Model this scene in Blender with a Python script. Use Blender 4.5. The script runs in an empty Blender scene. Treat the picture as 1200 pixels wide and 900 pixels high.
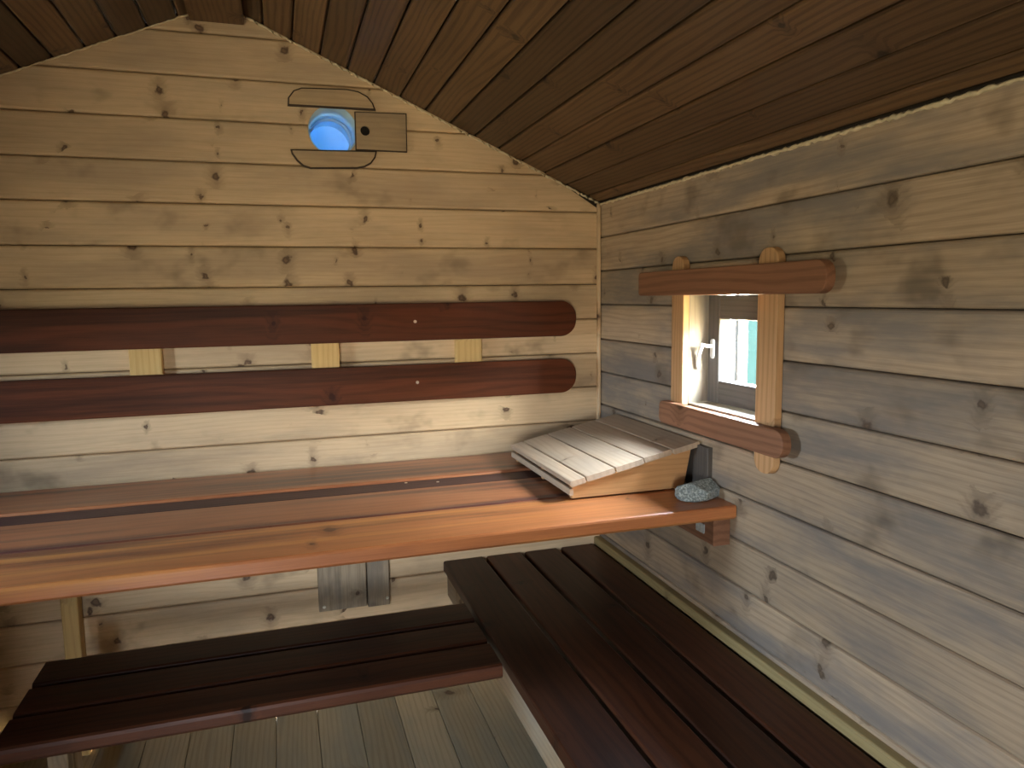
import bpy, bmesh, math, random
from mathutils import Matrix, Vector
random.seed(7)
sc = bpy.context.scene
C = sc.collection
# ------------------------------------------------------------------ camera
ZC = 1.5                      # eye height; all "r" heights below are relative to it
YAW, PITCH, ROLL, FPX = math.radians(17.4975), math.radians(-6.7408), math.radians(-0.795), 861.87
def cam_axes():
    cy, sy, cp, sp = math.cos(YAW), math.sin(YAW), math.cos(PITCH), math.sin(PITCH)
    f = Vector((sy*cp, cy*cp, sp)); r = Vector((cy, -sy, 0)); u = r.cross(f)
    return math.cos(ROLL)*r + math.sin(ROLL)*u, math.cos(ROLL)*u - math.sin(ROLL)*r, f
cam_d = bpy.data.cameras.new('camera'); cam = bpy.data.objects.new('camera', cam_d); C.objects.link(cam)
r_, u_, f_ = cam_axes()
cam.matrix_world = Matrix(((r_.x, u_.x, -f_.x, 0), (r_.y, u_.y, -f_.y, 0), (r_.z, u_.z, -f_.z, ZC), (0, 0, 0, 1)))
cam_d.sensor_width = 36; cam_d.lens = FPX/1200*36; cam_d.clip_start = 0.02
sc.camera = cam
# ------------------------------------------------------------------ sky, exposure
w = bpy.data.worlds.new('sky'); sc.world = w; w.use_nodes = True
nt = w.node_tree; nt.nodes.clear()
wo = nt.nodes.new('ShaderNodeOutputWorld'); bg = nt.nodes.new('ShaderNodeBackground')
tc = nt.nodes.new('ShaderNodeTexCoord'); sep = nt.nodes.new('ShaderNodeSeparateXYZ')
rp = nt.nodes.new('ShaderNodeValToRGB')
e = rp.color_ramp.elements
mr = nt.nodes.new('ShaderNodeMapRange'); mr.inputs[1].default_value = -1; mr.inputs[2].default_value = 1
e[0].position = 0.0; e[0].color = (0.26, 0.21, 0.12, 1)          # ground below the horizon: dry grass and decking
e[1].position = 0.49; e[1].color = (0.40, 0.325, 0.20, 1)
for pos, col in ((0.505, (1.0, 0.98, 0.93, 1)), (0.70, (0.85, 0.93, 1.0, 1)), (1.0, (0.50, 0.70, 1.0, 1))):
    q = e.new(pos); q.color = col
nt.links.new(tc.outputs['Generated'], sep.inputs[0]); nt.links.new(sep.outputs['Z'], mr.inputs[0]); nt.links.new(mr.outputs[0], rp.inputs[0])
nt.links.new(rp.outputs[0], bg.inputs['Color']); nt.links.new(bg.outputs[0], wo.inputs[0])
SKY = 230.0
bg.inputs['Strength'].default_value = SKY
vs = sc.view_settings
vs.view_transform = 'Standard'; vs.look = 'None'; vs.gamma = 1; vs.use_curve_mapping = False
vs.exposure = 0.32
sc.cycles.max_bounces = 10; sc.cycles.diffuse_bounces = 7; sc.cycles.glossy_bounces = 4
sc.cycles.transparent_max_bounces = 12; sc.cycles.sample_clamp_indirect = 12
sc.cycles.use_denoising = True
def portal(name, loc, rot, sx, sy):
    l = bpy.data.lights.new(name, 'AREA'); l.shape = 'RECTANGLE'; l.size = sx; l.size_y = sy
    l.cycles.is_portal = True
    o = bpy.data.objects.new(name, l); C.objects.link(o); o.location = loc; o.rotation_euler = rot
# room limits (relative to the eye): right wall x, left wall x, back wall y, front wall y, floor z
XR, XL, YB, YF, ZF = 1.209, -1.49, 2.67, -2.30, -1.5
APX, APZ = -0.128, 0.958            # gable apex
EZR, EZL = 0.36, 0.382              # eaves
W2 = (1.52, 1.92, -0.36, 0.02)      # left wall window: y0, y1, z0, z1
D1 = (-1.27, -0.75, -1.10, 0.06)    # end wall window behind the camera: x0, x1, z0, z1
OP = (1.636, 2.003, -0.335, 0.0)    # right wall window opening: y0, y1, z0, z1
VC, VR = (0.211, 0.576), 0.080      # vent hole: x, z, radius
portal('portal_window_right', (XR+0.115, (OP[0]+OP[1])/2, ZC+(OP[2]+OP[3])/2), (0, math.pi/2, 0), .335, .367)
portal('portal_window_left', (XL-0.225, (W2[0]+W2[1])/2, ZC+(W2[2]+W2[3])/2), (0, -math.pi/2, 0), W2[3]-W2[2], W2[1]-W2[0])
portal('portal_end_window', ((D1[0]+D1[1])/2, YF-0.105, ZC+(D1[2]+D1[3])/2), (math.pi/2, 0, 0), D1[1]-D1[0], D1[3]-D1[2])

# ------------------------------------------------------------------ materials
def nodes(name):
    m = bpy.data.materials.new(name); m.use_nodes = True
    t = m.node_tree; t.nodes.clear()
    out = t.nodes.new('ShaderNodeOutputMaterial'); b = t.nodes.new('ShaderNodeBsdfPrincipled')
    t.links.new(b.outputs[0], out.inputs[0])
    return m, t, b, out
class NG:
    def __init__(s, t): s.t = t
    def n(s, typ, **kw):
        x = s.t.nodes.new(typ)
        for k, v in kw.items(): setattr(x, k, v)
        return x
    def put(s, sock, v):
        if isinstance(v, bpy.types.NodeSocket): s.t.links.new(v, sock)
        elif v is not None: sock.default_value = v
    def math(s, op, a, b=None, c=None):
        x = s.n('ShaderNodeMath', operation=op)
        for i, v in enumerate((a, b, c)): s.put(x.inputs[i], v)
        return x.outputs[0]
    def vec(s, op, a, b=None):
        x = s.n('ShaderNodeVectorMath', operation=op); s.put(x.inputs[0], a); s.put(x.inputs[1], b)
        return x.outputs['Value'] if op == 'LENGTH' else x.outputs[0]
    def rng(s, v, a, b, c, d, smooth=True):
        x = s.n('ShaderNodeMapRange', interpolation_type='SMOOTHSTEP' if smooth else 'LINEAR')
        for i, q in enumerate((v, a, b, c, d)): s.put(x.inputs[i], q)
        return x.outputs[0]
    def noise(s, v, scale=1, detail=3, rough=.5):
        x = s.n('ShaderNodeTexNoise'); s.put(x.inputs['Vector'], v)
        x.inputs['Scale'].default_value = scale; x.inputs['Detail'].default_value = detail; x.inputs['Roughness'].default_value = rough
        return x.outputs[0]
    def mix(s, f, a, b, mode='MIX'):
        x = s.n('ShaderNodeMix', data_type='RGBA', blend_type=mode)
        s.put(x.inputs['Factor'], f); s.put(x.inputs['A'], a); s.put(x.inputs['B'], b)
        return x.outputs['Result']
def c4(c): return (c[0], c[1], c[2], 1)
def wood(name, light, dark, grey=None, grey_amt=0.0, knots=0.5, knot_col=(.06, .025, .01), rough=.55, ring=.5, fibre=.35,
         tone=.25, streak=None, streak_amt=0.0, cell=(.30, .10), kr=.030, bump=.25, spec=.35, ringf=55.0, coat=0.0, smudge=0.0, streak2=None):
    """sawn softwood: local X runs along the grain, Y across the face, Z through the board"""
    m, t, b, out = nodes(name); g = NG(t)
    co = g.n('ShaderNodeTexCoord').outputs['Object']; rnd = g.n('ShaderNodeObjectInfo').outputs['Random']
    off = g.n('ShaderNodeCombineXYZ'); g.put(off.inputs[0], g.math('MULTIPLY', rnd, 37.3)); g.put(off.inputs[1], g.math('MULTIPLY', rnd, 61.7)); g.put(off.inputs[2], g.math('MULTIPLY', rnd, 23.9))
    p = g.vec('ADD', co, off.outputs[0])
    # knots: one candidate per cell, true round distance in metres
    wob = g.n('ShaderNodeTexNoise'); g.put(wob.inputs['Vector'], p); wob.inputs['Scale'].default_value = 38; wob.inputs['Detail'].default_value = 3
    wv = g.vec('MULTIPLY', g.vec('SUBTRACT', wob.outputs['Color'], (.5, .5, .5)), (.034, .034, 0))
    pk = g.vec('ADD', p, wv)
    q = g.vec('MULTIPLY', pk, (1/cell[0], 1/cell[1], .4))
    vo = g.n('ShaderNodeTexVoronoi', feature='F1'); g.put(vo.inputs['Vector'], q); vo.inputs['Scale'].default_value = 1
    dl = g.vec('MULTIPLY', g.vec('SUBTRACT', q, vo.outputs['Position']), (cell[0], cell[1], 0))
    r = g.vec('LENGTH', dl)
    cs = g.n('ShaderNodeSeparateColor'); g.put(cs.inputs[0], vo.outputs['Color'])
    R = g.math('MULTIPLY', g.math('MAXIMUM', g.math('SUBTRACT', cs.outputs[0], 1-knots), 0.0), kr/max(knots, .01))
    has = g.rng(R, .001, .006, 0, 1)
    kmask = g.math('MULTIPLY', g.rng(r, g.math('MULTIPLY', R, .45), g.math('MULTIPLY', R, 1.0), 1, 0), has)
    r2 = g.vec('LENGTH', g.vec('MULTIPLY', dl, (1.15, .48, 0)))
    halo = g.math('MULTIPLY', g.rng(r2, 0.0, g.math('ADD', g.math('MULTIPLY', R, 2.6), .004), 1, 0), has)
    core = g.math('MULTIPLY', g.rng(r, g.math('MULTIPLY', R, .15), g.math('MULTIPLY', R, .55), 1, 0), has)
    # growth rings flow round the knots
    sp = g.n('ShaderNodeSeparateXYZ'); g.put(sp.inputs[0], p)
    warp = g.noise(g.vec('MULTIPLY', p, (.9, 5, 5)), 1, 2)
    warp2 = g.noise(g.vec('MULTIPLY', p, (4, 22, 22)), 1, 2)
    ph = g.math('ADD', g.math('MULTIPLY', sp.outputs[1], ringf*6.28), g.math('ADD', g.math('MULTIPLY', warp, 34.0), g.math('ADD', g.math('MULTIPLY', warp2, 4.0), g.math('MULTIPLY', halo, 9.0))))
    rg = g.rng(g.math('SINE', ph), -.2, 1, 0, 1)
    fb = g.noise(g.vec('MULTIPLY', p, (7, 320, 320)), 1, 4, .65)
    fbm = g.rng(fb, .35, .72, 0, 1)
    blot = g.noise(g.vec('MULTIPLY', p, (2.2, 7, 7)), 1, 4, .6)
    f = g.math('ADD', g.math('MULTIPLY', rg, ring), g.math('MULTIPLY', fbm, fibre))
    f = g.math('ADD', f, g.math('MULTIPLY', g.math('SUBTRACT', blot, .5), .7))
    cl = g.n('ShaderNodeClamp'); g.put(cl.inputs[0], f)
    col = g.mix(cl.outputs[0], c4(light), c4(dark))
    if streak:
        sn = g.noise(g.vec('MULTIPLY', p, (.45, 12, 12)), 1, 5, .62)
        col = g.mix(g.math('MULTIPLY', g.rng(sn, .46, .64, 0, 1), streak_amt), col, c4(streak))
    if streak2:
        s2 = g.noise(g.vec('ADD', g.vec('MULTIPLY', p, (.6, 20, 20)), (3, 9, 4)), 1, 4, .6)
        col = g.mix(g.math('MULTIPLY', g.rng(s2, .54, .70, 0, 1), .8), col, c4(streak2))
    if grey:
        gn = g.noise(g.vec('ADD', g.vec('MULTIPLY', p, (1.6, 7, 7)), (7, 3, 1)), 1, 5, .62)
        col = g.mix(g.math('MULTIPLY', g.rng(gn, .40, .68, 0, 1), grey_amt), col, c4(grey))
    if smudge:
        s3 = g.noise(g.vec('ADD', g.vec('MULTIPLY', p, (6, 8, 8)), (1, 5, 8)), 1, 3, .55)
        s4 = g.noise(g.vec('MULTIPLY', p, (1.1, 2.3, 2)), 1, 2)
        col = g.mix(g.math('MULTIPLY', g.math('MULTIPLY', g.rng(s3, .52, .72, 0, 1), g.rng(s4, .42, .62, 0, 1)), smudge), col, c4([x*.33 for x in dark]))
    col = g.mix(g.math('MULTIPLY', halo, .50), col, c4([.5*knot_col[i]+.35*dark[i] for i in range(3)]))
    col = g.mix(g.math('MULTIPLY', kmask, .92), col, c4(knot_col))
    col = g.mix(g.math('MULTIPLY', core, .6), col, c4([.55*knot_col[i]+.4*dark[i] for i in range(3)]))
    tn = g.math('ADD', 1-tone, g.math('MULTIPLY', g.math('FRACT', g.math('MULTIPLY', rnd, 17.13)), 2*tone))
    hs = g.n('ShaderNodeHueSaturation'); g.put(hs.inputs['Value'], tn); g.put(hs.inputs['Color'], col)
    g.put(b.inputs['Base Color'], hs.outputs[0])
    g.put(b.inputs['Roughness'], g.math('ADD', rough-.08, g.math('MULTIPLY', blot, .16)))
    b.inputs['Specular IOR Level'].default_value = spec
    if coat: b.inputs['Coat Weight'].default_value = coat; b.inputs['Coat Roughness'].default_value = .28
    if bump:
        hgt = g.math('ADD', g.math('MULTIPLY', fb, .6), g.math('SUBTRACT', g.math('MULTIPLY', rg, -.25), g.math('MULTIPLY', kmask, .5)))
        bp = g.n('ShaderNodeBump'); bp.inputs['Strength'].default_value = bump; bp.inputs['Distance'].default_value = .0012
        g.put(bp.inputs['Height'], hgt); t.links.new(bp.outputs[0], b.inputs['Normal'])
    return m
def plain(name, col, rough=.6, metal=0.0, nscale=0, namt=.2, spec=.5):
    m, t, b, out = nodes(name); g = NG(t)
    b.inputs['Roughness'].default_value = rough; b.inputs['Metallic'].default_value = metal
    b.inputs['Specular IOR Level'].default_value = spec
    if nscale:
        co = g.n('ShaderNodeTexCoord').outputs['Object']
        n = g.noise(co, nscale, 4)
        g.put(b.inputs['Base Color'], g.mix(n, c4([x*(1-namt) for x in col]), c4([min(1, x*(1+namt)) for x in col])))
    else: b.inputs['Base Color'].default_value = c4(col)
    return m
M = {}
M['back'] = wood('pine_wall_boards', (.68, .485, .285), (.48, .31, .16), grey=(.26, .19, .13), grey_amt=.42, knots=.46, kr=.020, ring=.18, tone=.08, smudge=.6, cell=(.24, .07), knot_col=(.065, .026, .011))
M['side'] = wood('greyed_pine_wall_boards', (.47, .345, .225), (.29, .205, .13), grey=(.175, .155, .14), grey_amt=.85, knots=.40, kr=.022, ring=.34, fibre=.45, tone=.15, smudge=.6, cell=(.30, .08), knot_col=(.085, .055, .034))
M['ceil'] = wood('dark_stained_ceiling_boards', (.135, .074, .031), (.056, .029, .013), knots=.45, kr=.018, knot_col=(.02, .01, .005), ring=.55, tone=.45, rough=.5, cell=(.5, .09))
M['floor'] = wood('worn_floor_planks', (.46, .385, .25), (.28, .22, .13), grey=(.27, .28, .23), grey_amt=.65, knots=.35, ring=.35, tone=.2, cell=(.5, .12))
M['bench'] = wood('polished_red_cedar', (.35, .125, .050), (.17, .050, .022), streak=(.042, .015, .022), streak_amt=.85, streak2=(.43, .175, .065), knots=.22, kr=.026, knot_col=(.05, .012, .008), ring=.25, tone=.10, rough=.36, spec=.45, ringf=26, coat=.2, cell=(.45, .14))
M['bench_gold'] = wood('golden_red_cedar', (.43, .150, .048), (.22, .064, .022), streak=(.060, .019, .016), streak_amt=.75, streak2=(.52, .215, .055), knots=.22, kr=.026, knot_col=(.06, .014, .008), ring=.25, tone=.06, rough=.36, spec=.45, ringf=26, coat=.2, cell=(.45, .14))
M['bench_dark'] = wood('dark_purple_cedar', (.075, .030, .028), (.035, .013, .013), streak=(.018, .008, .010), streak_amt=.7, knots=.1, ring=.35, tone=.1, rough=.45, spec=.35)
M['rail'] = wood('dark_red_cedar_rails', (.115, .032, .012), (.045, .013, .0055), streak=(.018, .007, .004), streak_amt=.6, knots=.14, kr=.02, knot_col=(.03, .008, .005), ring=.3, tone=.10, rough=.45, spec=.12, ringf=30)
M['low'] = wood('dark_brown_bench_boards', (.070, .023, .010), (.028, .0095, .005), streak=(.011, .0045, .003), streak_amt=.5, knots=.14, knot_col=(.012, .005, .003), ring=.35, tone=.32, rough=.42, spec=.2, ringf=34)
M['batten'] = wood('fresh_yellow_pine', (.66, .44, .17), (.50, .29, .09), knots=.25, kr=.018, ring=.35, tone=.08)
M['casing'] = wood('brown_varnished_casing', (.25, .115, .062), (.145, .064, .033), knots=.1, ring=.5, tone=.08, rough=.5, spec=.25, ringf=36)
M['post'] = wood('orange_pine_post', (.52, .30, .14), (.36, .19, .08), knots=.2, kr=.016, ring=.55, tone=.08, ringf=60)
M['jamb'] = wood('pale_pine_jamb', (.25, .21, .155), (.19, .155, .11), knots=.2, kr=.012, ring=.4, tone=.06)
M['sash'] = wood('grey_window_sash', (.105, .095, .085), (.06, .054, .05), knots=.15, kr=.016, ring=.4, tone=.08)
M['slat'] = wood('bare_weathered_slats', (.47, .345, .235), (.33, .225, .145), grey=(.30, .245, .19), grey_amt=.5, knots=.12, kr=.014, ring=.3, tone=.08)
M['cheek'] = wood('orange_headrest_cheek', (.50, .27, .11), (.37, .18, .068), knots=.15, kr=.014, ring=.35, tone=.05, rough=.5)
M['grey'] = wood('weathered_grey_board', (.40, .30, .19), (.17, .115, .065), grey=(.17, .14, .11), grey_amt=.8, knots=.5, kr=.022, ring=.25, fibre=.5, tone=.1, smudge=.8, ringf=22, bump=.5)
M['darkgrey'] = wood('dark_grey_board', (.085, .072, .06), (.05, .042, .036), knots=.1, ring=.4, tone=.05)
M['vent'] = wood('brown_vent_wood', (.47, .33, .185), (.34, .225, .12), grey=(.2, .15, .1), grey_amt=.6, knots=.1, ring=.3, tone=.1)
M['ledger'] = wood('yellow_ledger_strip', (.36, .275, .125), (.25, .18, .075), knots=.25, kr=.016, ring=.35, tone=.06)
M['beam'] = wood('rough_brown_beam', (.36, .25, .14), (.20, .125, .065), grey=(.35, .33, .28), grey_amt=.5, knots=.3, ring=.4, tone=.08)
M['backing'] = plain('dark_wall_core', (.035, .022, .012), .9, nscale=6)
M['hair'] = plain('jute_seam_fibre', (.66, .54, .34), .95, nscale=60, namt=.4)
M['steel'] = plain('screw_steel', (.75, .70, .6), .35, 1.0)
M['handle'] = plain('silver_handle', (.80, .82, .84), .32, .35)
M['plate'] = plain('grey_plate', (.42, .44, .42), .45, .2, nscale=90, namt=.6)
M['fence'] = wood('pale_garden_boards', (.60, .57, .49), (.50, .46, .38), knots=.1, ring=.3, tone=.06)
M['fence_teal'] = plain('dark_teal_paint', (.0022, .0058, .0056), .8, nscale=12, spec=.01)
M['fence_grey'] = plain('dark_grey_paint', (.0027, .0030, .0033), .8, nscale=12, spec=.01)
M['fence_green'] = plain('dark_green_paint', (.0038, .0060, .0028), .8, nscale=12, spec=.01)
M['gap_shade'] = plain('painted_gap_shade', (.05, .03, .016), .9)
M['hole'] = plain('drilled_hole', (.012, .008, .005), .9)
def glass(name, tint):
    m, t, b, out = nodes(name); t.nodes.remove(b); g = NG(t)
    tr = g.n('ShaderNodeBsdfTransparent'); tr.inputs[0].default_value = c4(tint)
    gl = g.n('ShaderNodeBsdfGlossy'); gl.inputs['Roughness'].default_value = .02
    lw = g.n('ShaderNodeLayerWeight'); lw.inputs['Blend'].default_value = .5
    fc = g.math('ADD', g.math('MULTIPLY', g.math('POWER', lw.outputs['Facing'], 5.0), .8), .03)
    mx = g.n('ShaderNodeMixShader'); t.links.new(fc, mx.inputs[0])
    t.links.new(tr.outputs[0], mx.inputs[1]); t.links.new(gl.outputs[0], mx.inputs[2]); t.links.new(mx.outputs[0], out.inputs[0])
    return m
M['glass'] = glass('clear_pane', (.95, .96, .95))
M['glass_shade'] = glass('bluish_pane', (.57, .63, .69))
M['glass_tint'] = glass('tinted_pane', (.57, .60, .64))
def trans_mat():
    m, t, b, out = nodes('translucent_blue_plastic'); g = NG(t)
    b.inputs['Base Color'].default_value = (.55, .75, .90, 1); b.inputs['Roughness'].default_value = .3
    tl = g.n('ShaderNodeBsdfTranslucent'); tl.inputs[0].default_value = (.085, .16, .23, 1)
    mx = g.n('ShaderNodeMixShader'); mx.inputs[0].default_value = .16
    t.links.new(b.outputs[0], mx.inputs[1]); t.links.new(tl.outputs[0], mx.inputs[2]); t.links.new(mx.outputs[0], out.inputs[0])
    return m
M['blue'] = trans_mat()
def stone_mat():
    m, t, b, out = nodes('speckled_grey_stone'); g = NG(t)
    co = g.n('ShaderNodeTexCoord').outputs['Object']
    a = g.noise(co, 160, 4, .7); c = g.noise(co, 28, 3)
    col = g.mix(g.rng(a, .42, .62, 0, 1), c4((.13, .15, .14)), c4((.40, .43, .40)))
    col = g.mix(g.rng(c, .5, .7, 0, .5), col, c4((.20, .24, .27)))
    g.put(b.inputs['Base Color'], col); b.inputs['Roughness'].default_value = .6
    bp = g.n('ShaderNodeBump'); bp.inputs['Strength'].default_value = .5; bp.inputs['Distance'].default_value = .002
    g.put(bp.inputs['Height'], a); t.links.new(bp.outputs[0], b.inputs['Normal'])
    return m
M['stone'] = stone_mat()

# ------------------------------------------------------------------ builders
def link(name, mesh, mat, parent=None, mw=None):
    o = bpy.data.objects.new(name, mesh); C.objects.link(o)
    if mat and not mesh.materials: mesh.materials.append(M[mat])
    if parent: o.parent = parent
    if mw is not None: o.matrix_local = mw            # every parent empty sits unrotated; see rel()
    return o
def tag(o, label, cat, group=None, kind=None):
    o['label'] = label; o['category'] = cat
    if group: o['group'] = group
    if kind: o['kind'] = kind
    return o
def empty(name, loc):
    o = bpy.data.objects.new(name, None); C.objects.link(o); o.location = loc; o.empty_display_size = .1
    return o
def basis(x, y, z, loc):
    """local X, Y, Z axes in the room and the origin there"""
    return Matrix(((x[0], y[0], z[0], loc[0]), (x[1], y[1], z[1], loc[1]), (x[2], y[2], z[2], loc[2]), (0, 0, 0, 1)))
def place(o, mw, parent=None):
    if parent is not None:
        o.parent = parent; o.matrix_local = Matrix.Translation(-Vector(chain(parent))) @ mw
    else: o.matrix_world = mw
    return o
def chain(p):
    m = Matrix.Identity(4)
    q = p; ms = []
    while q: ms.append(q.matrix_local.copy() if q.parent else q.matrix_basis.copy()); q = q.parent
    for a in reversed(ms): m = m @ a
    return m.translation
def put(name, mesh, mat, mw, parent=None):
    o = bpy.data.objects.new(name, mesh); C.objects.link(o)
    if mat and not mesh.materials: mesh.materials.append(M[mat])
    if parent is not None:
        pm = full(parent); o.parent = parent; o.matrix_local = pm.inverted() @ mw
    else: o.matrix_world = mw; 
    return o
def full(p):
    m = p.matrix_basis.copy(); q = p
    # matrix_parent_inverse is identity everywhere in this script
    while q.parent: q = q.parent; m = q.matrix_basis @ m
    return m
def mesh_of(bm, name='mesh', smooth=False):
    bmesh.ops.recalc_face_normals(bm, faces=bm.faces)
    me = bpy.data.meshes.new(name); bm.to_mesh(me); bm.free()
    if smooth:
        for p in me.polygons: p.use_smooth = True
    return me
def board(L0, L1, W, T, ch=.004, back=False, f0=None, f1=None, seg=1):
    """board with eased face edges: X from L0 to L1, Y from 0 to W, Z from 0 (back) to T (face).
    f0/f1: end positions as functions of y for slanted cuts"""
    pr = [(0, 0), (W, 0), (W, T-ch), (W-ch*.35, T-ch*.3), (W-ch, T), (ch, T), (ch*.35, T-ch*.3), (0, T-ch)]
    if back: pr = [(ch, 0), (W-ch, 0), (W, ch)] + pr[2:] + [(0, ch)]
    bm = bmesh.new(); rings = []
    for k in range(seg+1):
        a = k/seg; vs_ = []
        for (y, z) in pr:
            x0 = f0(y) if f0 else L0; x1 = f1(y) if f1 else L1
            vs_.append(bm.verts.new((x0+(x1-x0)*a, y, z)))
        rings.append(vs_)
    n = len(pr)
    for k in range(seg):
        for i in range(n):
            bm.faces.new((rings[k][i], rings[k][(i+1) % n], rings[k+1][(i+1) % n], rings[k+1][i]))
    bm.faces.new(rings[0]); bm.faces.new(rings[-1])
    return mesh_of(bm, 'board')
def slab(pts, T, ch=.004, segs=2):
    """outline in local XY extruded along +Z by T, perimeter edges eased"""
    bm = bmesh.new()
    vs_ = [bm.verts.new((x, y, 0)) for x, y in pts]
    f = bm.faces.new(vs_)
    ret = bmesh.ops.extrude_face_region(bm, geom=[f])
    bmesh.ops.translate(bm, vec=(0, 0, T), verts=[v for v in ret['geom'] if isinstance(v, bmesh.types.BMVert)])
    if ch:
        es = [e for e in bm.edges if abs(e.verts[0].co.z-e.verts[1].co.z) < 1e-6]
        bmesh.ops.bevel(bm, geom=es, offset=ch, segments=segs, profile=.6, affect='EDGES')
    return mesh_of(bm, 'slab')
def rounded(x0, x1, y0, y1, rl, rr, n=8):
    """rectangle with corner radii rl at the x0 end and rr at the x1 end"""
    pts = []
    for (cx, cy, r, a0) in ((x1-rr, y1-rr, rr, 0), (x0+rl, y1-rl, rl, 90), (x0+rl, y0+rl, rl, 180), (x1-rr, y0+rr, rr, 270)):
        if r < 1e-5: pts.append((cx, cy)); continue
        for i in range(n+1):
            a = math.radians(a0+90*i/n); pts.append((cx+r*math.cos(a), cy+r*math.sin(a)))
    out = []
    for q in pts:
        if not out or (abs(q[0]-out[-1][0])+abs(q[1]-out[-1][1])) > 1e-5: out.append(q)
    return out
def box(x0, x1, y0, y1, z0, z1, ch=0):
    bm = bmesh.new(); bmesh.ops.create_cube(bm, size=1)
    for v in bm.verts: v.co = Vector(((x0+x1)/2+v.co.x*(x1-x0), (y0+y1)/2+v.co.y*(y1-y0), (z0+z1)/2+v.co.z*(z1-z0)))
    if ch: bmesh.ops.bevel(bm, geom=bm.edges[:], offset=ch, segments=2, affect='EDGES')
    return mesh_of(bm, 'box')
def tube(path, rad, n=10, taper=None):
    bm = bmesh.new(); rings = []
    P = [Vector(p) for p in path]
    for i, p in enumerate(P):
        d = (P[min(i+1, len(P)-1)]-P[max(i-1, 0)]).normalized()
        a = d.orthogonal().normalized() if abs(d.x) > .9 else d.cross(Vector((1, 0, 0))).normalized()
        b = d.cross(a); r = rad if taper is None else rad*taper[i]
        rings.append([bm.verts.new(p+r*(math.cos(2*math.pi*k/n)*a+math.sin(2*math.pi*k/n)*b)) for k in range(n)])
    for i in range(len(rings)-1):
        for k in range(n): bm.faces.new((rings[i][k], rings[i][(k+1) % n], rings[i+1][(k+1) % n], rings[i+1][k]))
    bm.faces.new(rings[0]); bm.faces.new(rings[-1])
    return mesh_of(bm, 'tube', True)
def cyl(r0, r1, h, n=24, cap=True):
    bm = bmesh.new(); bmesh.ops.create_cone(bm, cap_ends=cap, segments=n, radius1=r0, radius2=r1, depth=h)
    return mesh_of(bm, 'cyl')
def pipe(r, t, h, n=40):
    bm = bmesh.new(); rs = []
    for (rr, z) in ((r, 0), (r+t, 0), (r+t, h), (r, h)):
        rs.append([bm.verts.new((rr*math.cos(2*math.pi*k/n), rr*math.sin(2*math.pi*k/n), z)) for k in range(n)])
    for i in range(4):
        for k in range(n): bm.faces.new((rs[i][k], rs[i][(k+1) % n], rs[(i+1) % 4][(k+1) % n], rs[(i+1) % 4][k]))
    return mesh_of(bm, 'pipe', True)
def carve(objs, cutter_mesh, mw):
    """cut a hole through boards; only the resulting meshes remain"""
    cut = bpy.data.objects.new('cutter', cutter_mesh); C.objects.link(cut); cut.matrix_world = mw
    for o in objs:
        md = o.modifiers.new('hole', 'BOOLEAN'); md.operation = 'DIFFERENCE'; md.object = cut; md.solver = 'EXACT'
    bpy.context.view_layer.update()
    dg = bpy.context.evaluated_depsgraph_get()
    for o in objs:
        me = bpy.data.meshes.new_from_object(o.evaluated_get(dg)); o.modifiers.clear(); o.data = me
    bpy.data.objects.remove(cut)
def Z(r): return ZC + r
X_, Y_, Z_ = (1, 0, 0), (0, 1, 0), (0, 0, 1)
NX, NY, NZ = (-1, 0, 0), (0, -1, 0), (0, 0, -1)
def gable(x): return min(EZR+(APZ-EZR)*(XR-x)/(XR-APX), EZL+(APZ-EZL)*(x-XL)/(APX-XL))
BT = .022                           # wall board thickness

# ------------------------------------------------------------------ room shell
def poly_wall(pts, mw, T):
    bm = bmesh.new(); f = bm.faces.new([bm.verts.new((x, y, 0)) for x, y in pts])
    ret = bmesh.ops.extrude_face_region(bm, geom=[f])
    bmesh.ops.translate(bm, vec=(0, 0, -T), verts=[v for v in ret['geom'] if isinstance(v, bmesh.types.BMVert)])
    return mesh_of(bm, 'wall')
def jit(a): return random.uniform(-a, a)
# back wall: local X right, Y up, Z toward the room
mwb = basis(X_, Z_, NY, (0, YB, ZC))
wb = put('wall_back', poly_wall([(XL-.1, ZF), (XR+.1, ZF), (XR+.1, EZR-.02), (APX, APZ+.02), (XL-.1, EZL-.02)], None, .09), 'backing', basis(X_, Z_, NY, (0, YB+BT, ZC)))
tag(wb, 'gable end wall of pale knotty pine boards behind the upper bench', 'wall', kind='structure')
jb = [-1.455, -1.318, -1.180, -1.043, -.905, -.768, -.630, -.493, -.358, -.224, -.0895, .045, .182, .321, .455, .590, .725, .86, .958]
bb = []
prev = ZF
G = .0022
for zj in jb:
    z0, z1 = prev+G/2, zj-G/2; prev = zj
    W = z1-z0
    def right(y, z0=z0):
        z = z0+y
        return XR if z <= EZR else XR-(z-EZR)*(XR-APX)/(APZ-EZR)
    def left(y, z0=z0):
        z = z0+y
        return XL if z <= EZL else XL+(z-EZL)*(APX-XL)/(APZ-EZL)
    me = board(0, 0, W, BT, .0075, f0=left, f1=right)
    o = put('board', me, 'back', basis(X_, Z_, NY, (0, YB+BT+jit(.0012), Z(z0))), wb); bb.append(o)
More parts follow.
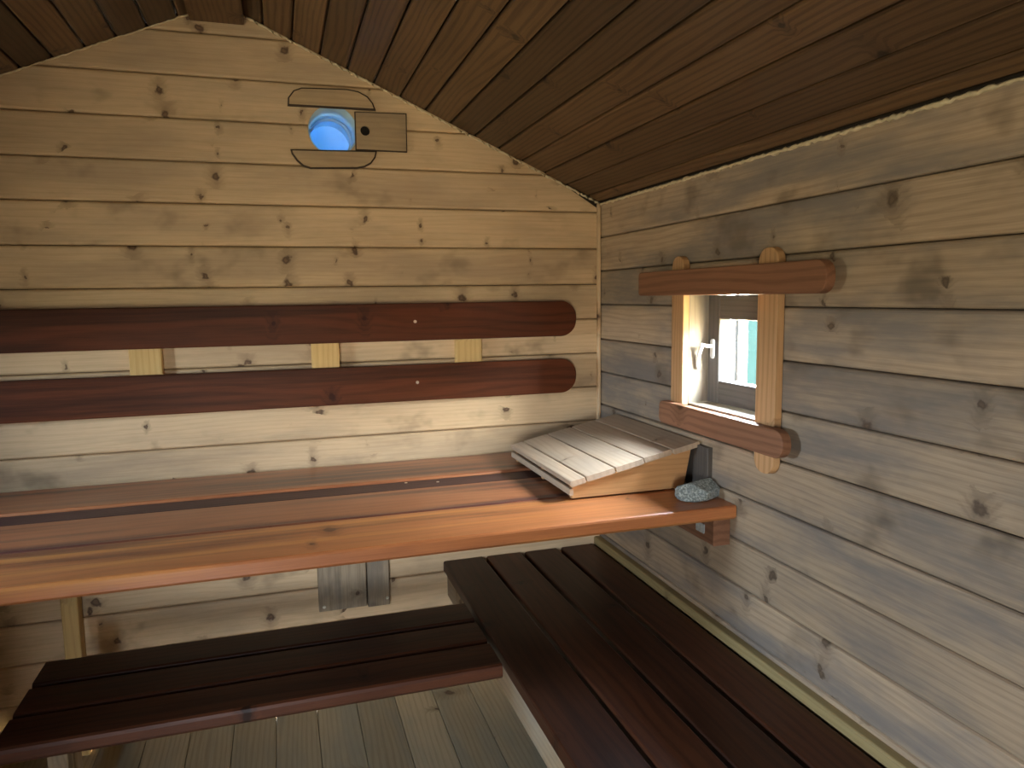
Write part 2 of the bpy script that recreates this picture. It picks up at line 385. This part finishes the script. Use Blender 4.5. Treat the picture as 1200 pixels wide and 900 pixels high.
# right wall: local X toward the camera (-Y), Y up, Z into the room (-X)
jr = [-1.36, -1.222, -1.09, -.958, -.826, -.694, -.562, -.429, -.298, -.169, -.034, .096, .225, EZR]
wr = put('wall_right', box(0, 0.09, YF-.1, YB+.1, Z(ZF), Z(EZR)+.05), 'backing', Matrix.Translation((XR+BT, 0, 0)))
tag(wr, 'side wall of greyed horizontal boards with the small window', 'wall', kind='structure')
rb = []; prev = ZF
for zj in jr:
    z0, z1 = prev+G/2, zj-G/2; prev = zj
    o = put('board', board(-YB, -YF, z1-z0, BT, .0075), 'side', basis(NY, Z_, NX, (XR+BT+jit(.0014), 0, Z(z0))), wr); rb.append(o)
carve([wr]+[o for o in rb], box(-.1, .3, OP[0]-.018, OP[1]+.018, OP[2]-.018, OP[3]+.018), Matrix.Translation((XR, 0, ZC)))
# left wall
wl = put('wall_left', box(-.20, 0, YF-.1, YB+.1, Z(ZF), Z(EZL)+.05), 'backing', Matrix.Translation((XL-BT, 0, 0)))
tag(wl, 'side wall of horizontal boards facing the small window', 'wall', kind='structure')
lb = []; prev = ZF
for zj in jr[:-1]+[EZL]:
    z0, z1 = prev+G/2, zj-G/2; prev = zj
    lb.append(put('board', board(YF, YB, z1-z0, BT, .0075), 'side', basis(Y_, Z_, X_, (XL-BT, 0, Z(z0))), wl))
carve([wl]+lb, box(-.4, .1, W2[0], W2[1], W2[2], W2[3]), Matrix.Translation((XL, 0, ZC)))
# front wall, behind the camera
wf = put('wall_front', poly_wall([(XL-.1, ZF), (XR+.1, ZF), (XR+.1, EZR-.02), (APX, APZ+.02), (XL-.1, EZL-.02)], None, .10), 'back', basis(X_, Z_, NY, (0, YF, ZC)))
wf.matrix_world = basis(X_, Z_, NY, (0, YF-.10, ZC))
tag(wf, 'pine end wall with a tall tinted pane', 'wall', kind='structure')
carve([wf], box(D1[0], D1[1], -.3, .3, D1[2], D1[3]), Matrix.Translation((0, YF, ZC)))
# unseen short partition, added left of the camera to shade the left side
pw = put('wall_shade', slab([(XL+.003, ZF+.002), (-.80, ZF+.002), (-.80, gable(-.80)-.03), (XL+.003, EZL-.03)], .07, .003), 'back', basis(X_, Z_, NY, (0, -.60, ZC)))
tag(pw, 'unseen short pine partition added to shade the left side', 'wall', kind='structure')
# floor planks run away from the door
fl = put('floor', box(XL-.1, XR+.1, YF-.1, YB+.1, -.12, -.025), 'backing', Matrix.Identity(4))
tag(fl, 'worn pale floor planks under the benches', 'floor', kind='structure')
x = XL; 
fx = [XL] + [.352+.1425*k for k in range(-12, 7) if XL+.03 < .352+.1425*k < XR-.03] + [XR]
for a, b_ in zip(fx[:-1], fx[1:]):
    put('plank', board(YF, YB, b_-a-.0018, .025, .002), 'floor', basis(Y_, NX, Z_, (b_-.0015, 0, -.025+jit(.001))), fl)
# ceiling: boards along the ridge on both slopes
sr = Vector((APX-XR, 0, APZ-EZR)); Ls = sr.length; dr = sr.normalized(); nr = Vector((-dr.z, 0, dr.x)) if dr.x < 0 else None
nr = Vector((dr.z, 0, -dr.x)); nr = nr if nr.z < 0 else -nr          # into the room (down)
sl = Vector((APX-XL, 0, APZ-EZL)); Ll = sl.length; dl_ = sl.normalized(); nl = Vector((dl_.z, 0, -dl_.x)); nl = nl if nl.z < 0 else -nl
bm = bmesh.new()
pp = [(XR+.25, EZR-.25*(APZ-EZR)/(XR-APX)), (APX, APZ), (XL-.25, EZL-.25*(APZ-EZL)/(APX-XL))]
lo = [[bm.verts.new((px, y, Z(pz)+.026)) for px, pz in pp] for y in (YF-.3, YB+.3)]
hi = [[bm.verts.new((px, y, Z(pz)+.12)) for px, pz in pp] for y in (YF-.3, YB+.3)]
for i in range(2):
    bm.faces.new((lo[0][i], lo[0][i+1], lo[1][i+1], lo[1][i])); bm.faces.new((hi[0][i], hi[0][i+1], hi[1][i+1], hi[1][i]))
    for k in range(2): bm.faces.new((lo[k][i], lo[k][i+1], hi[k][i+1], hi[k][i]))
for i in (0, 2): bm.faces.new((lo[0][i], lo[1][i], hi[1][i], hi[0][i]))
ce = put('ceiling', mesh_of(bm, 'ceiling'), 'backing', Matrix.Identity(4))
tag(ce, 'sloping ceiling of dark stained boards', 'ceiling', kind='structure')
CT = .02
for (ex, ez, d, n, L, first) in ((XR, EZR, dr, nr, Ls, .052), (XL, EZL, dl_, nl, Ll, .06)):
    js = [0]+[first+.0982*k for k in range(20) if first+.0982*k < L-.02]+[L]
    for a, b_ in zip(js[:-1], js[1:]):
        W = b_-a-.005
        # local X along Y, Y up the slope, Z = down into the room
        org = Vector((ex, 0, Z(ez)))+d*(a+.0025)-n*(CT+jit(.0015))
        xx = Vector(d).cross(n)
        put('ceiling_board', board(min(xx.y*YF, xx.y*YB), max(xx.y*YF, xx.y*YB), W, CT, .006), 'ceil', basis(xx, d, n, org), ce)
# ridge beam
rbm = put('ridge_beam', slab(rounded(YF, YB-.001, 0, .165, .004, .004, 2), .10, .006), 'ceil', basis(Y_, NX, Z_, (-.06, 0, Z(.893))))
tag(rbm, 'dark square beam under the ceiling ridge', 'beam', kind='structure')
# seam fibre where walls meet the ceiling, and corner bead
def seam(name, p0, p1, n, rad, off, label, cat):
    p0, p1 = Vector(p0), Vector(p1); d = p1-p0
    path = []; tp = []
    for i in range(n+1):
        path.append(p0+d*(i/n)+Vector(off)*random.uniform(-1, 1)+Vector((0, 0, jit(.0022)))); tp.append(random.uniform(.55, 1.3))
    o = put(name, tube(path, rad, 6, tp), 'hair', Matrix.Identity(4)); tag(o, label, cat, kind='structure'); return o
seam('trim_1', (XR-.001, YF, Z(EZR)-.009), (XR-.001, YB, Z(EZR)-.009), 520, .0052, (.001, 0, 0), 'frayed jute seam between side wall and ceiling above the window', 'seam')
seam('trim_2', (XR-.004, YB-.001, Z(EZR)-.006), (APX+.07, YB-.001, Z(gable(APX+.07))-.006), 150, .0042, (0, .001, 0), 'frayed jute seam along the gable edge above the vent', 'seam')
seam('trim_3', (XL, YB-.001, Z(EZL)-.004), (-.226, YB-.001, Z(gable(-.226))-.004), 120, .0026, (0, .001, 0), 'thin jute seam along the dark gable edge', 'seam')
ct = put('trim_4', board(-0.93+.35, EZR-.008, .014, .014, .005), 'back', basis(Z_, NX, NY, (XR-.0005, YB-.0005, ZC)))
tag(ct, 'slim pine bead in the corner beside the window wall', 'trim', kind='structure')
lt = put('trim_5', board(-YB+.001, -.3, .032, .026, .005), 'ledger', basis(NY, Z_, NX, (XR-.0005, 0, Z(-1.004))))
tag(lt, 'yellowish wooden strip along the wall beside the lower bench', 'trim', kind='structure')

# ------------------------------------------------------------------ windows and door
wn = empty('window_1', (XR+.06, (OP[0]+OP[1])/2, Z(OP[2])))
tag(wn, 'small square window with grey sash and silver handle', 'window', kind='structure')
y0, y1, z0, z1 = OP
JX0, JX1 = XR-.002, XR+.118
# jambs and sill: local X along the board
put('jamb', board(z0-.0175, z1+.0175, JX1-JX0, .0175, .002), 'jamb', basis(Z_, NX, NY, (JX1, y1+.0175, ZC)), wn)
put('jamb', board(z0-.0175, z1+.0175, JX1-JX0, .0175, .002), 'jamb', basis(Z_, X_, Y_, (JX0, y0-.0175, ZC)), wn)
put('head', board(y0, y1, JX1-JX0, .0175, .002), 'jamb', basis(Y_, X_, NZ, (JX0, 0, Z(z1+.0175))), wn)
put('sill', board(y0, y1, JX1-JX0, .0175, .002), 'jamb', basis(Y_, NX, Z_, (JX1, 0, Z(z0-.0175))), wn)
SX = XR+.063                                   # room face of the sash
GY0, GY1, GZ0, GZ1 = 1.702, 1.939, -.262, -.076
sash = put('sash', box(0, .03, y0+.003, y0+.0045, z0+.003, z0+.0045), 'sash', Matrix.Translation((SX+.006, 0, ZC)), wn)
def bars4(parent, a0, a1, b0, b1, c0, c1, d0, d1, mat, X0, T):
    # stiles full height, rails between
    put('stile', board(b0, b1, c0-a0, T, .004), mat, basis(Z_, NY, NX, (X0+T, c0, ZC)), parent)
    put('stile', board(b0, b1, a1-c1, T, .004), mat, basis(Z_, NY, NX, (X0+T, a1, ZC)), parent)
    put('rail', board(-c1, -c0, d0-b0, T-.002, .004), mat, basis(NY, Z_, NX, (X0+T, 0, Z(b0))), parent)
    put('rail', board(-c1, -c0, b1-d1, T-.002, .004), mat, basis(NY, Z_, NX, (X0+T, 0, Z(d1))), parent)
bars4(sash, y0+.003, y1-.003, z0+.003, z1-.003, GY0, GY1, GZ0, GZ1, 'sash', SX, .036)
put('pane', box(-.002, .002, GY0-.002, GY1+.002, GZ0-.002, GZ1+.002), 'glass', Matrix.Translation((SX+.02, 0, ZC)), sash)
hy, hz = 1.966, -.166
put('handle_plate', slab(rounded(-.030, .030, -.009, .009, .009, .009, 6), .008, .002), 'handle', basis(Z_, Y_, NX, (SX, hy, Z(hz))), sash)
pts = []
for k in range(13):
    a = k/12
    if a < .25: t_ = a/.25; pts.append((SX-.008-.030*math.sin(t_*math.pi/2), hy+.004*t_, Z(hz+.008+.006*(1-math.cos(t_*math.pi/2)))))
    else:
        t_ = (a-.25)/.75; pts.append((SX-.038-.002*math.sin(t_*3.1), hy+.004+.022*math.sin(t_*1.9), Z(hz+.014-.078*t_)))
put('handle_lever', tube(pts, .0062, 10, [.9]*3+[1.05]*9+[.8]), 'handle', Matrix.Identity(4), sash)
w2 = empty('window_3', (XL-.19, (W2[0]+W2[1])/2, Z(W2[2])))
tag(w2, 'plain casement window in the wall facing the small window', 'window', kind='structure')
bars4(w2, W2[0], W2[1], W2[2], W2[3], W2[0]+.04, W2[1]-.04, W2[2]+.04, W2[3]-.04, 'sash', XL-.21, .036)
put('pane', box(-.002, .002, W2[0]+.038, W2[1]-.038, W2[2]+.038, W2[3]-.038), 'glass_shade', Matrix.Translation((XL-.19, 0, ZC)), w2)
dd = empty('window_2', ((D1[0]+D1[1])/2, YF-.06, Z(D1[2])))
tag(dd, 'tall tinted pane in the end wall', 'window', kind='structure')
put('pane', box(D1[0]+.002, D1[1]-.002, -.003, .003, D1[2]+.002, D1[3]-.002), 'glass_tint', Matrix.Translation((0, YF-.06, ZC)), dd)
put('sill', board(D1[0]+.002, D1[1]-.002, .05, .012, .002), 'jamb', basis(X_, Y_, Z_, (0, YF-.05, Z(D1[2]))), dd)

# casing round the small window: two posts, two wide rails
PT, RT = .0225, .0265
ca = empty('window_casing', (XR, (OP[0]+OP[1])/2, Z(-.466)))
tag(ca, 'rounded wooden boards nailed round the small window as a casing', 'window casing')
PX = XR-.0005
put('post', slab(rounded(-.415, .118, 0, .070, .020, .034), PT, .003), 'post', basis(Z_, NY, NX, (PX, 2.074, ZC)), ca)
put('post', slab(rounded(-.466, .116, 0, .080, .036, .036), PT, .003), 'post', basis(Z_, NY, NX, (PX, 1.636, ZC)), ca)
RX = PX-PT
u = put('rail', slab(rounded(-2.250, -1.356, 0, .077, .014, .034), RT, .003), 'casing', basis(NY, Z_, NX, (RX, 0, Z(-.002))), ca)
l = put('rail', slab(rounded(-2.102, -1.486, 0, .072, .020, .034), RT, .003), 'casing', basis(NY, Z_, NX, (RX, 0, Z(-.408))), ca)

# ------------------------------------------------------------------ gable vent
ve = empty('sliding_vent', (VC[0], YB, Z(.44)))
tag(ve, 'round wall vent with blue pipe and half open wooden slide', 'vent')
mwp = basis(X_, Z_, NY, (VC[0], YB+.05, Z(VC[1])))
carve(bb+[wb], cyl(VR+.004, VR+.004, .5, 40), mwp)
put('pipe', pipe(VR, .0035, .30), 'blue', basis(X_, NZ, Y_, (VC[0], YB+.002, Z(VC[1]))), ve)
put('pipe_cap', cyl(VR+.02, VR-.012, .03, 40), 'blue', basis(X_, NZ, Y_, (VC[0], YB+.318, Z(VC[1]))), ve)
put('pipe_ring', pipe(VR-.010, .010, .015), 'blue', basis(X_, NZ, Y_, (VC[0], YB+.17, Z(VC[1]))), ve)
VT = .018
top = [(.064, .646), (.066, .672), (.085, .697), (.112, .708), (.262, .713), (.300, .708), (.330, .693), (.348, .672), (.356, .648)]
bot = [(.066, .505), (.356, .512), (.350, .488), (.335, .468), (.312, .455), (.285, .449), (.130, .443), (.105, .450), (.085, .468), (.070, .490)]
def shade_edges(o):
    o.data.materials.append(M['gap_shade'])            # gap shadow painted as a dark outline on side and bevel faces
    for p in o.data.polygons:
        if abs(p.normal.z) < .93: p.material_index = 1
shade_edges(put('slide_rail', slab(top[::-1], VT, .005, 1), 'vent', mwb, ve))
shade_edges(put('slide_rail', slab(bot[::-1], VT, .005, 1), 'vent', mwb, ve))
sh = put('shutter', slab([(.283, .512), (.462, .512), (.464, .645), (.284, .641)], .014, .0035, 1), 'vent', mwb, ve)
shade_edges(sh)
carve([sh], cyl(.0165, .0165, .2, 24), basis(X_, Z_, NY, (.318, YB, Z(.578))))
put('hole_liner', cyl(.0165, .0165, .002, 24), 'hole', basis(X_, Z_, NY, (.318, YB-.0012, Z(.578))), ve)

# ------------------------------------------------------------------ backrest
def screw(parent, x, y, z, ax):
    o = put('screw', cyl(.006, .0045, .003, 14), 'steel', basis(*ax, (x, y, z)), parent); return o
br = empty('backrest', (0, YB, Z(-.40)))
tag(br, 'two long dark red boards on yellow battens along the gable wall', 'backrest')
for xb, wd in ((-1.05, .095), (-.468, .097), (.104, .095), (.619, .098)):
    put('batten', board(-.352, -.03, wd, .030, .003), 'batten', basis(Z_, NX, NY, (xb+wd, YB-.0005, ZC)), br)
for z0_, z1_, xe in ((-.150, -.017, 1.084), (-.367, -.236, 1.083)):
    put('rail', slab(rounded(-1.46, xe, z0_, z1_, .02, .062, 10), .030, .004), 'rail', basis(X_, Z_, NY, (0, YB-.031, ZC)), br)
for xs, zs in ((.464, -.082), (.466, -.300)):
    screw(br, xs, YB-.0625, Z(zs), (X_, Z_, NY))

# ------------------------------------------------------------------ upper bench
ub = empty('upper_bench', (0, 2.2, Z(-.635)))
tag(ub, 'wide glossy red cedar upper bench along the gable wall', 'bench')
UZ = -.592; UT = .040
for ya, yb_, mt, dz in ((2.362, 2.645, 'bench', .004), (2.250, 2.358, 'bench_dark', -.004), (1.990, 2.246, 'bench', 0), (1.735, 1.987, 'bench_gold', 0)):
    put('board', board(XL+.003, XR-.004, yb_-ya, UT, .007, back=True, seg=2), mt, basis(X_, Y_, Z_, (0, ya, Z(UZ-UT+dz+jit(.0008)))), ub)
put('ledger', board(-2.66, -1.765, .075, .055, .004), 'casing', basis(NY, Z_, NX, (XR-.003, 0, Z(UZ-UT-.083))), ub)
put('ledger', board(1.765, 2.66, .075, .055, .004), 'casing', basis(Y_, Z_, X_, (XL+.003, 0, Z(UZ-UT-.083))), ub)
put('bracket_plate', slab(rounded(-.014, .014, -.022, .022, .003, .003, 2), .003, .0006), 'plate', basis(Z_, NY, NX, (XR-.058-.0002, 1.83, Z(UZ-UT-.045))), ub)
put('post', board(-1.497, UZ-UT-.008, .05, .05, .004), 'batten', basis(Z_, NX, NY, (-.668, YB-.003, ZC)), ub)
for xs, ys in ((.37, 2.335), (.47, 2.31)): screw(ub, xs, ys, Z(UZ-.0035), (X_, Y_, Z_))
# boards nailed on the wall underneath
wb2 = empty('wall_cleat', (.22, YB-.02, Z(-1.13)))
tag(wb2, 'weathered grey boards nailed upright on the wall below the upper bench', 'cleat')
put('board', board(-1.122, -.66, .172, .030, .004), 'grey', basis(Z_, NX, NY, (.262, YB-.0005, ZC)), wb2)
put('board', board(-1.126, -.66, .080, .034, .004), 'grey', basis(Z_, NX, NY, (.345, YB-.0005, ZC)), wb2)
screw(wb2, .108, YB-.032, Z(-1.105), (X_, Z_, NY)); screw(wb2, .335, YB-.036, Z(-1.10), (X_, Z_, NY))

# ------------------------------------------------------------------ lower benches
LZ, LT = -1.0, .042
rbn = empty('side_bench', (.87, 1.5, 0))
tag(rbn, 'dark brown lower bench of four boards along the window wall', 'bench')
for xa, xb in ((.556, .714), (.727, .868), (.884, 1.020), (1.038, 1.178)):
    put('board', board(.25, YB-.004, xb-xa, LT, .006, back=True, seg=2), 'low', basis(Y_, NX, Z_, (xb, 0, Z(LZ-LT+jit(.0015)))), rbn)
put('beam', board(-YB+.002, -.27, .095, .045, .005, back=True), 'beam', basis(NY, Z_, NX, (.615, 0, Z(LZ-LT-.098))), rbn)
put('beam', board(-YB+.002, -.27, .095, .045, .005, back=True), 'beam', basis(NY, Z_, NX, (1.175, 0, Z(LZ-LT-.098))), rbn)
for yy in (.35, 1.15):
    for xx_ in (.57, 1.13): put('leg', board(0.0005, Z(LZ-LT-.098)-.0005, .045, .06, .004, back=True), 'beam', basis(Z_, NX, NY, (xx_+.045, yy+.06, 0)), rbn)
st = empty('step_bench', (-.06, 2.05, 0))
tag(st, 'short dark brown step bench of three boards below the upper bench', 'bench')
for ya, yb_ in ((1.832, 1.978), (1.986, 2.128), (2.136, 2.276)):
    put('board', board(-.668, .540, yb_-ya, LT, .011, back=True, seg=2), 'low', basis(X_, Y_, Z_, (0, ya, Z(LZ-LT+jit(.001)))), st)
for xx_ in (-.645, .488):
    put('cross_bar', board(2.12, 2.265, .05, .07, .004, back=True), 'beam', basis(Y_, NX, Z_, (xx_+.05, 0, Z(LZ-LT-.0715))), st)
for yy in (2.12, 2.20): put('leg', board(.0005, Z(LZ-LT-.0715)-.0005, .05, .05, .004, back=True), 'beam', basis(Z_, NX, NY, (-.595, yy+.05, 0)), st)

# ------------------------------------------------------------------ headrest
hr = empty('headrest', (1.0, 2.2, Z(UZ)))
tag(hr, 'sloping slatted wooden headrest standing on the upper bench by the window', 'headrest')
HZ = UZ+.005
lowp, hip = (.780, -.548), (1.204, -.458)            # underside line of slats, front view (x, z)
sd = Vector((hip[0]-lowp[0], 0, hip[1]-lowp[1])); SL = sd.length; sd.normalize(); sn = Vector((-sd.z, 0, sd.x))
for k, ya in enumerate((1.945, 2.19, 2.455)):
    # cheek outline in x, z
    pts = [(.792, HZ), (1.160, HZ), (1.186, hip[1]-.006), (.792, lowp[1]-.0005)]
    put('cheek', slab(pts, .020, .0015), 'cheek', basis(X_, Z_, NY, (0, ya+.020, ZC)), hr)
cuts = [0, .052, .148, .244, .340, SL]
for i in range(5):
    a, b_ = cuts[i]+.002, cuts[i+1]-.002
    org = Vector((lowp[0], 0, Z(lowp[1])))+sd*a
    e0 = (1.925, 1.927, 1.926, 1.930, 1.922)[i]
    put('slat', board(-2.50+jit(.003), -e0, b_-a, .0165, .003, back=True), 'slat', basis(NY, sd, sn, org), hr)
org = Vector((lowp[0], 0, Z(lowp[1])))
put('front_lip', board(-2.495, -1.935, .020, .012, .002, back=True), 'slat', basis(NY, Z_, X_, (lowp[0]+.0005, 0, Z(HZ+.012))), hr)
# dark upright plank on the wall behind the headrest
dp = put('wall_plank', board(UZ+.006, -.452, .12, .016, .002), 'darkgrey', basis(Z_, NY, NX, (XR-.0005, 1.985, ZC)))
tag(dp, 'dark grey upright plank on the wall between headrest and stone', 'plank')
# stone
bm = bmesh.new(); bmesh.ops.create_icosphere(bm, subdivisions=4, radius=1)
random.seed(3)
planes = [(Vector((-.70, -.62, .30)).normalized(), .62), (Vector((.0, -.65, .76)).normalized(), .58), (Vector((-.1, .5, .86)).normalized(), .66), (Vector((.85, -.25, .35)).normalized(), .72),
          (Vector((-.2, .95, .1)).normalized(), .8), (Vector((0, 0, -1)), .62), (Vector((-.95, .2, .2)).normalized(), .86), (Vector((.35, -.9, -.1)).normalized(), .74)]
for v in bm.verts:
    s_ = 1.0
    for n, d in planes:
        q = v.co.dot(n)
        if q*s_ > d: s_ = d/q
    v.co = v.co*s_*(1+random.uniform(-.012, .012))
zmin = min(v.co.z for v in bm.verts)
for v in bm.verts: v.co = Vector((v.co.x*.090, v.co.y*.052, (v.co.z-zmin)*.038))
sm = mesh_of(bm, 'stone')
so = put('stone', sm, 'stone', Matrix.Translation((1.152, 1.840, Z(UZ+.0005))) @ Matrix.Rotation(math.radians(14), 4, 'Z'))
tag(so, 'small rough grey stone on the end of the upper bench', 'stone')

# ------------------------------------------------------------------ outside
fe = empty('garden_fence', (2.9, 3.4, -.3)); tag(fe, 'pale upright garden boards seen through the small window', 'fence')
segs = []; yy = -2.0
while yy < 3.9: wd = random.choice((.13, .15, .17)); segs.append((yy, yy+wd-.015, 'fence')); yy += wd
segs += [(yy, 4.03, 'fence'), (4.035, 4.135, 'fence_teal'), (4.140, 4.236, 'fence'), (4.240, 4.276, 'fence_grey'), (4.280, 4.386, 'fence'), (4.390, 4.490, 'fence_green')]
yy = 4.505
while yy < 6.0: wd = random.choice((.13, .15, .17)); segs.append((yy, yy+wd-.015, 'fence')); yy += wd
for ya, yb_, mt in segs:
    put('fence_board', board(-.30, 1.86+jit(.02), yb_-ya, .022, .003, back=True), mt, basis(Z_, NY, NX, (2.95, yb_, 0)), fe)
put('fence_rail', board(-6.0, 2.0, .09, .04, .004, back=True), 'fence', basis(NY, Z_, NX, (2.99+.0005, 0, .35)), fe)
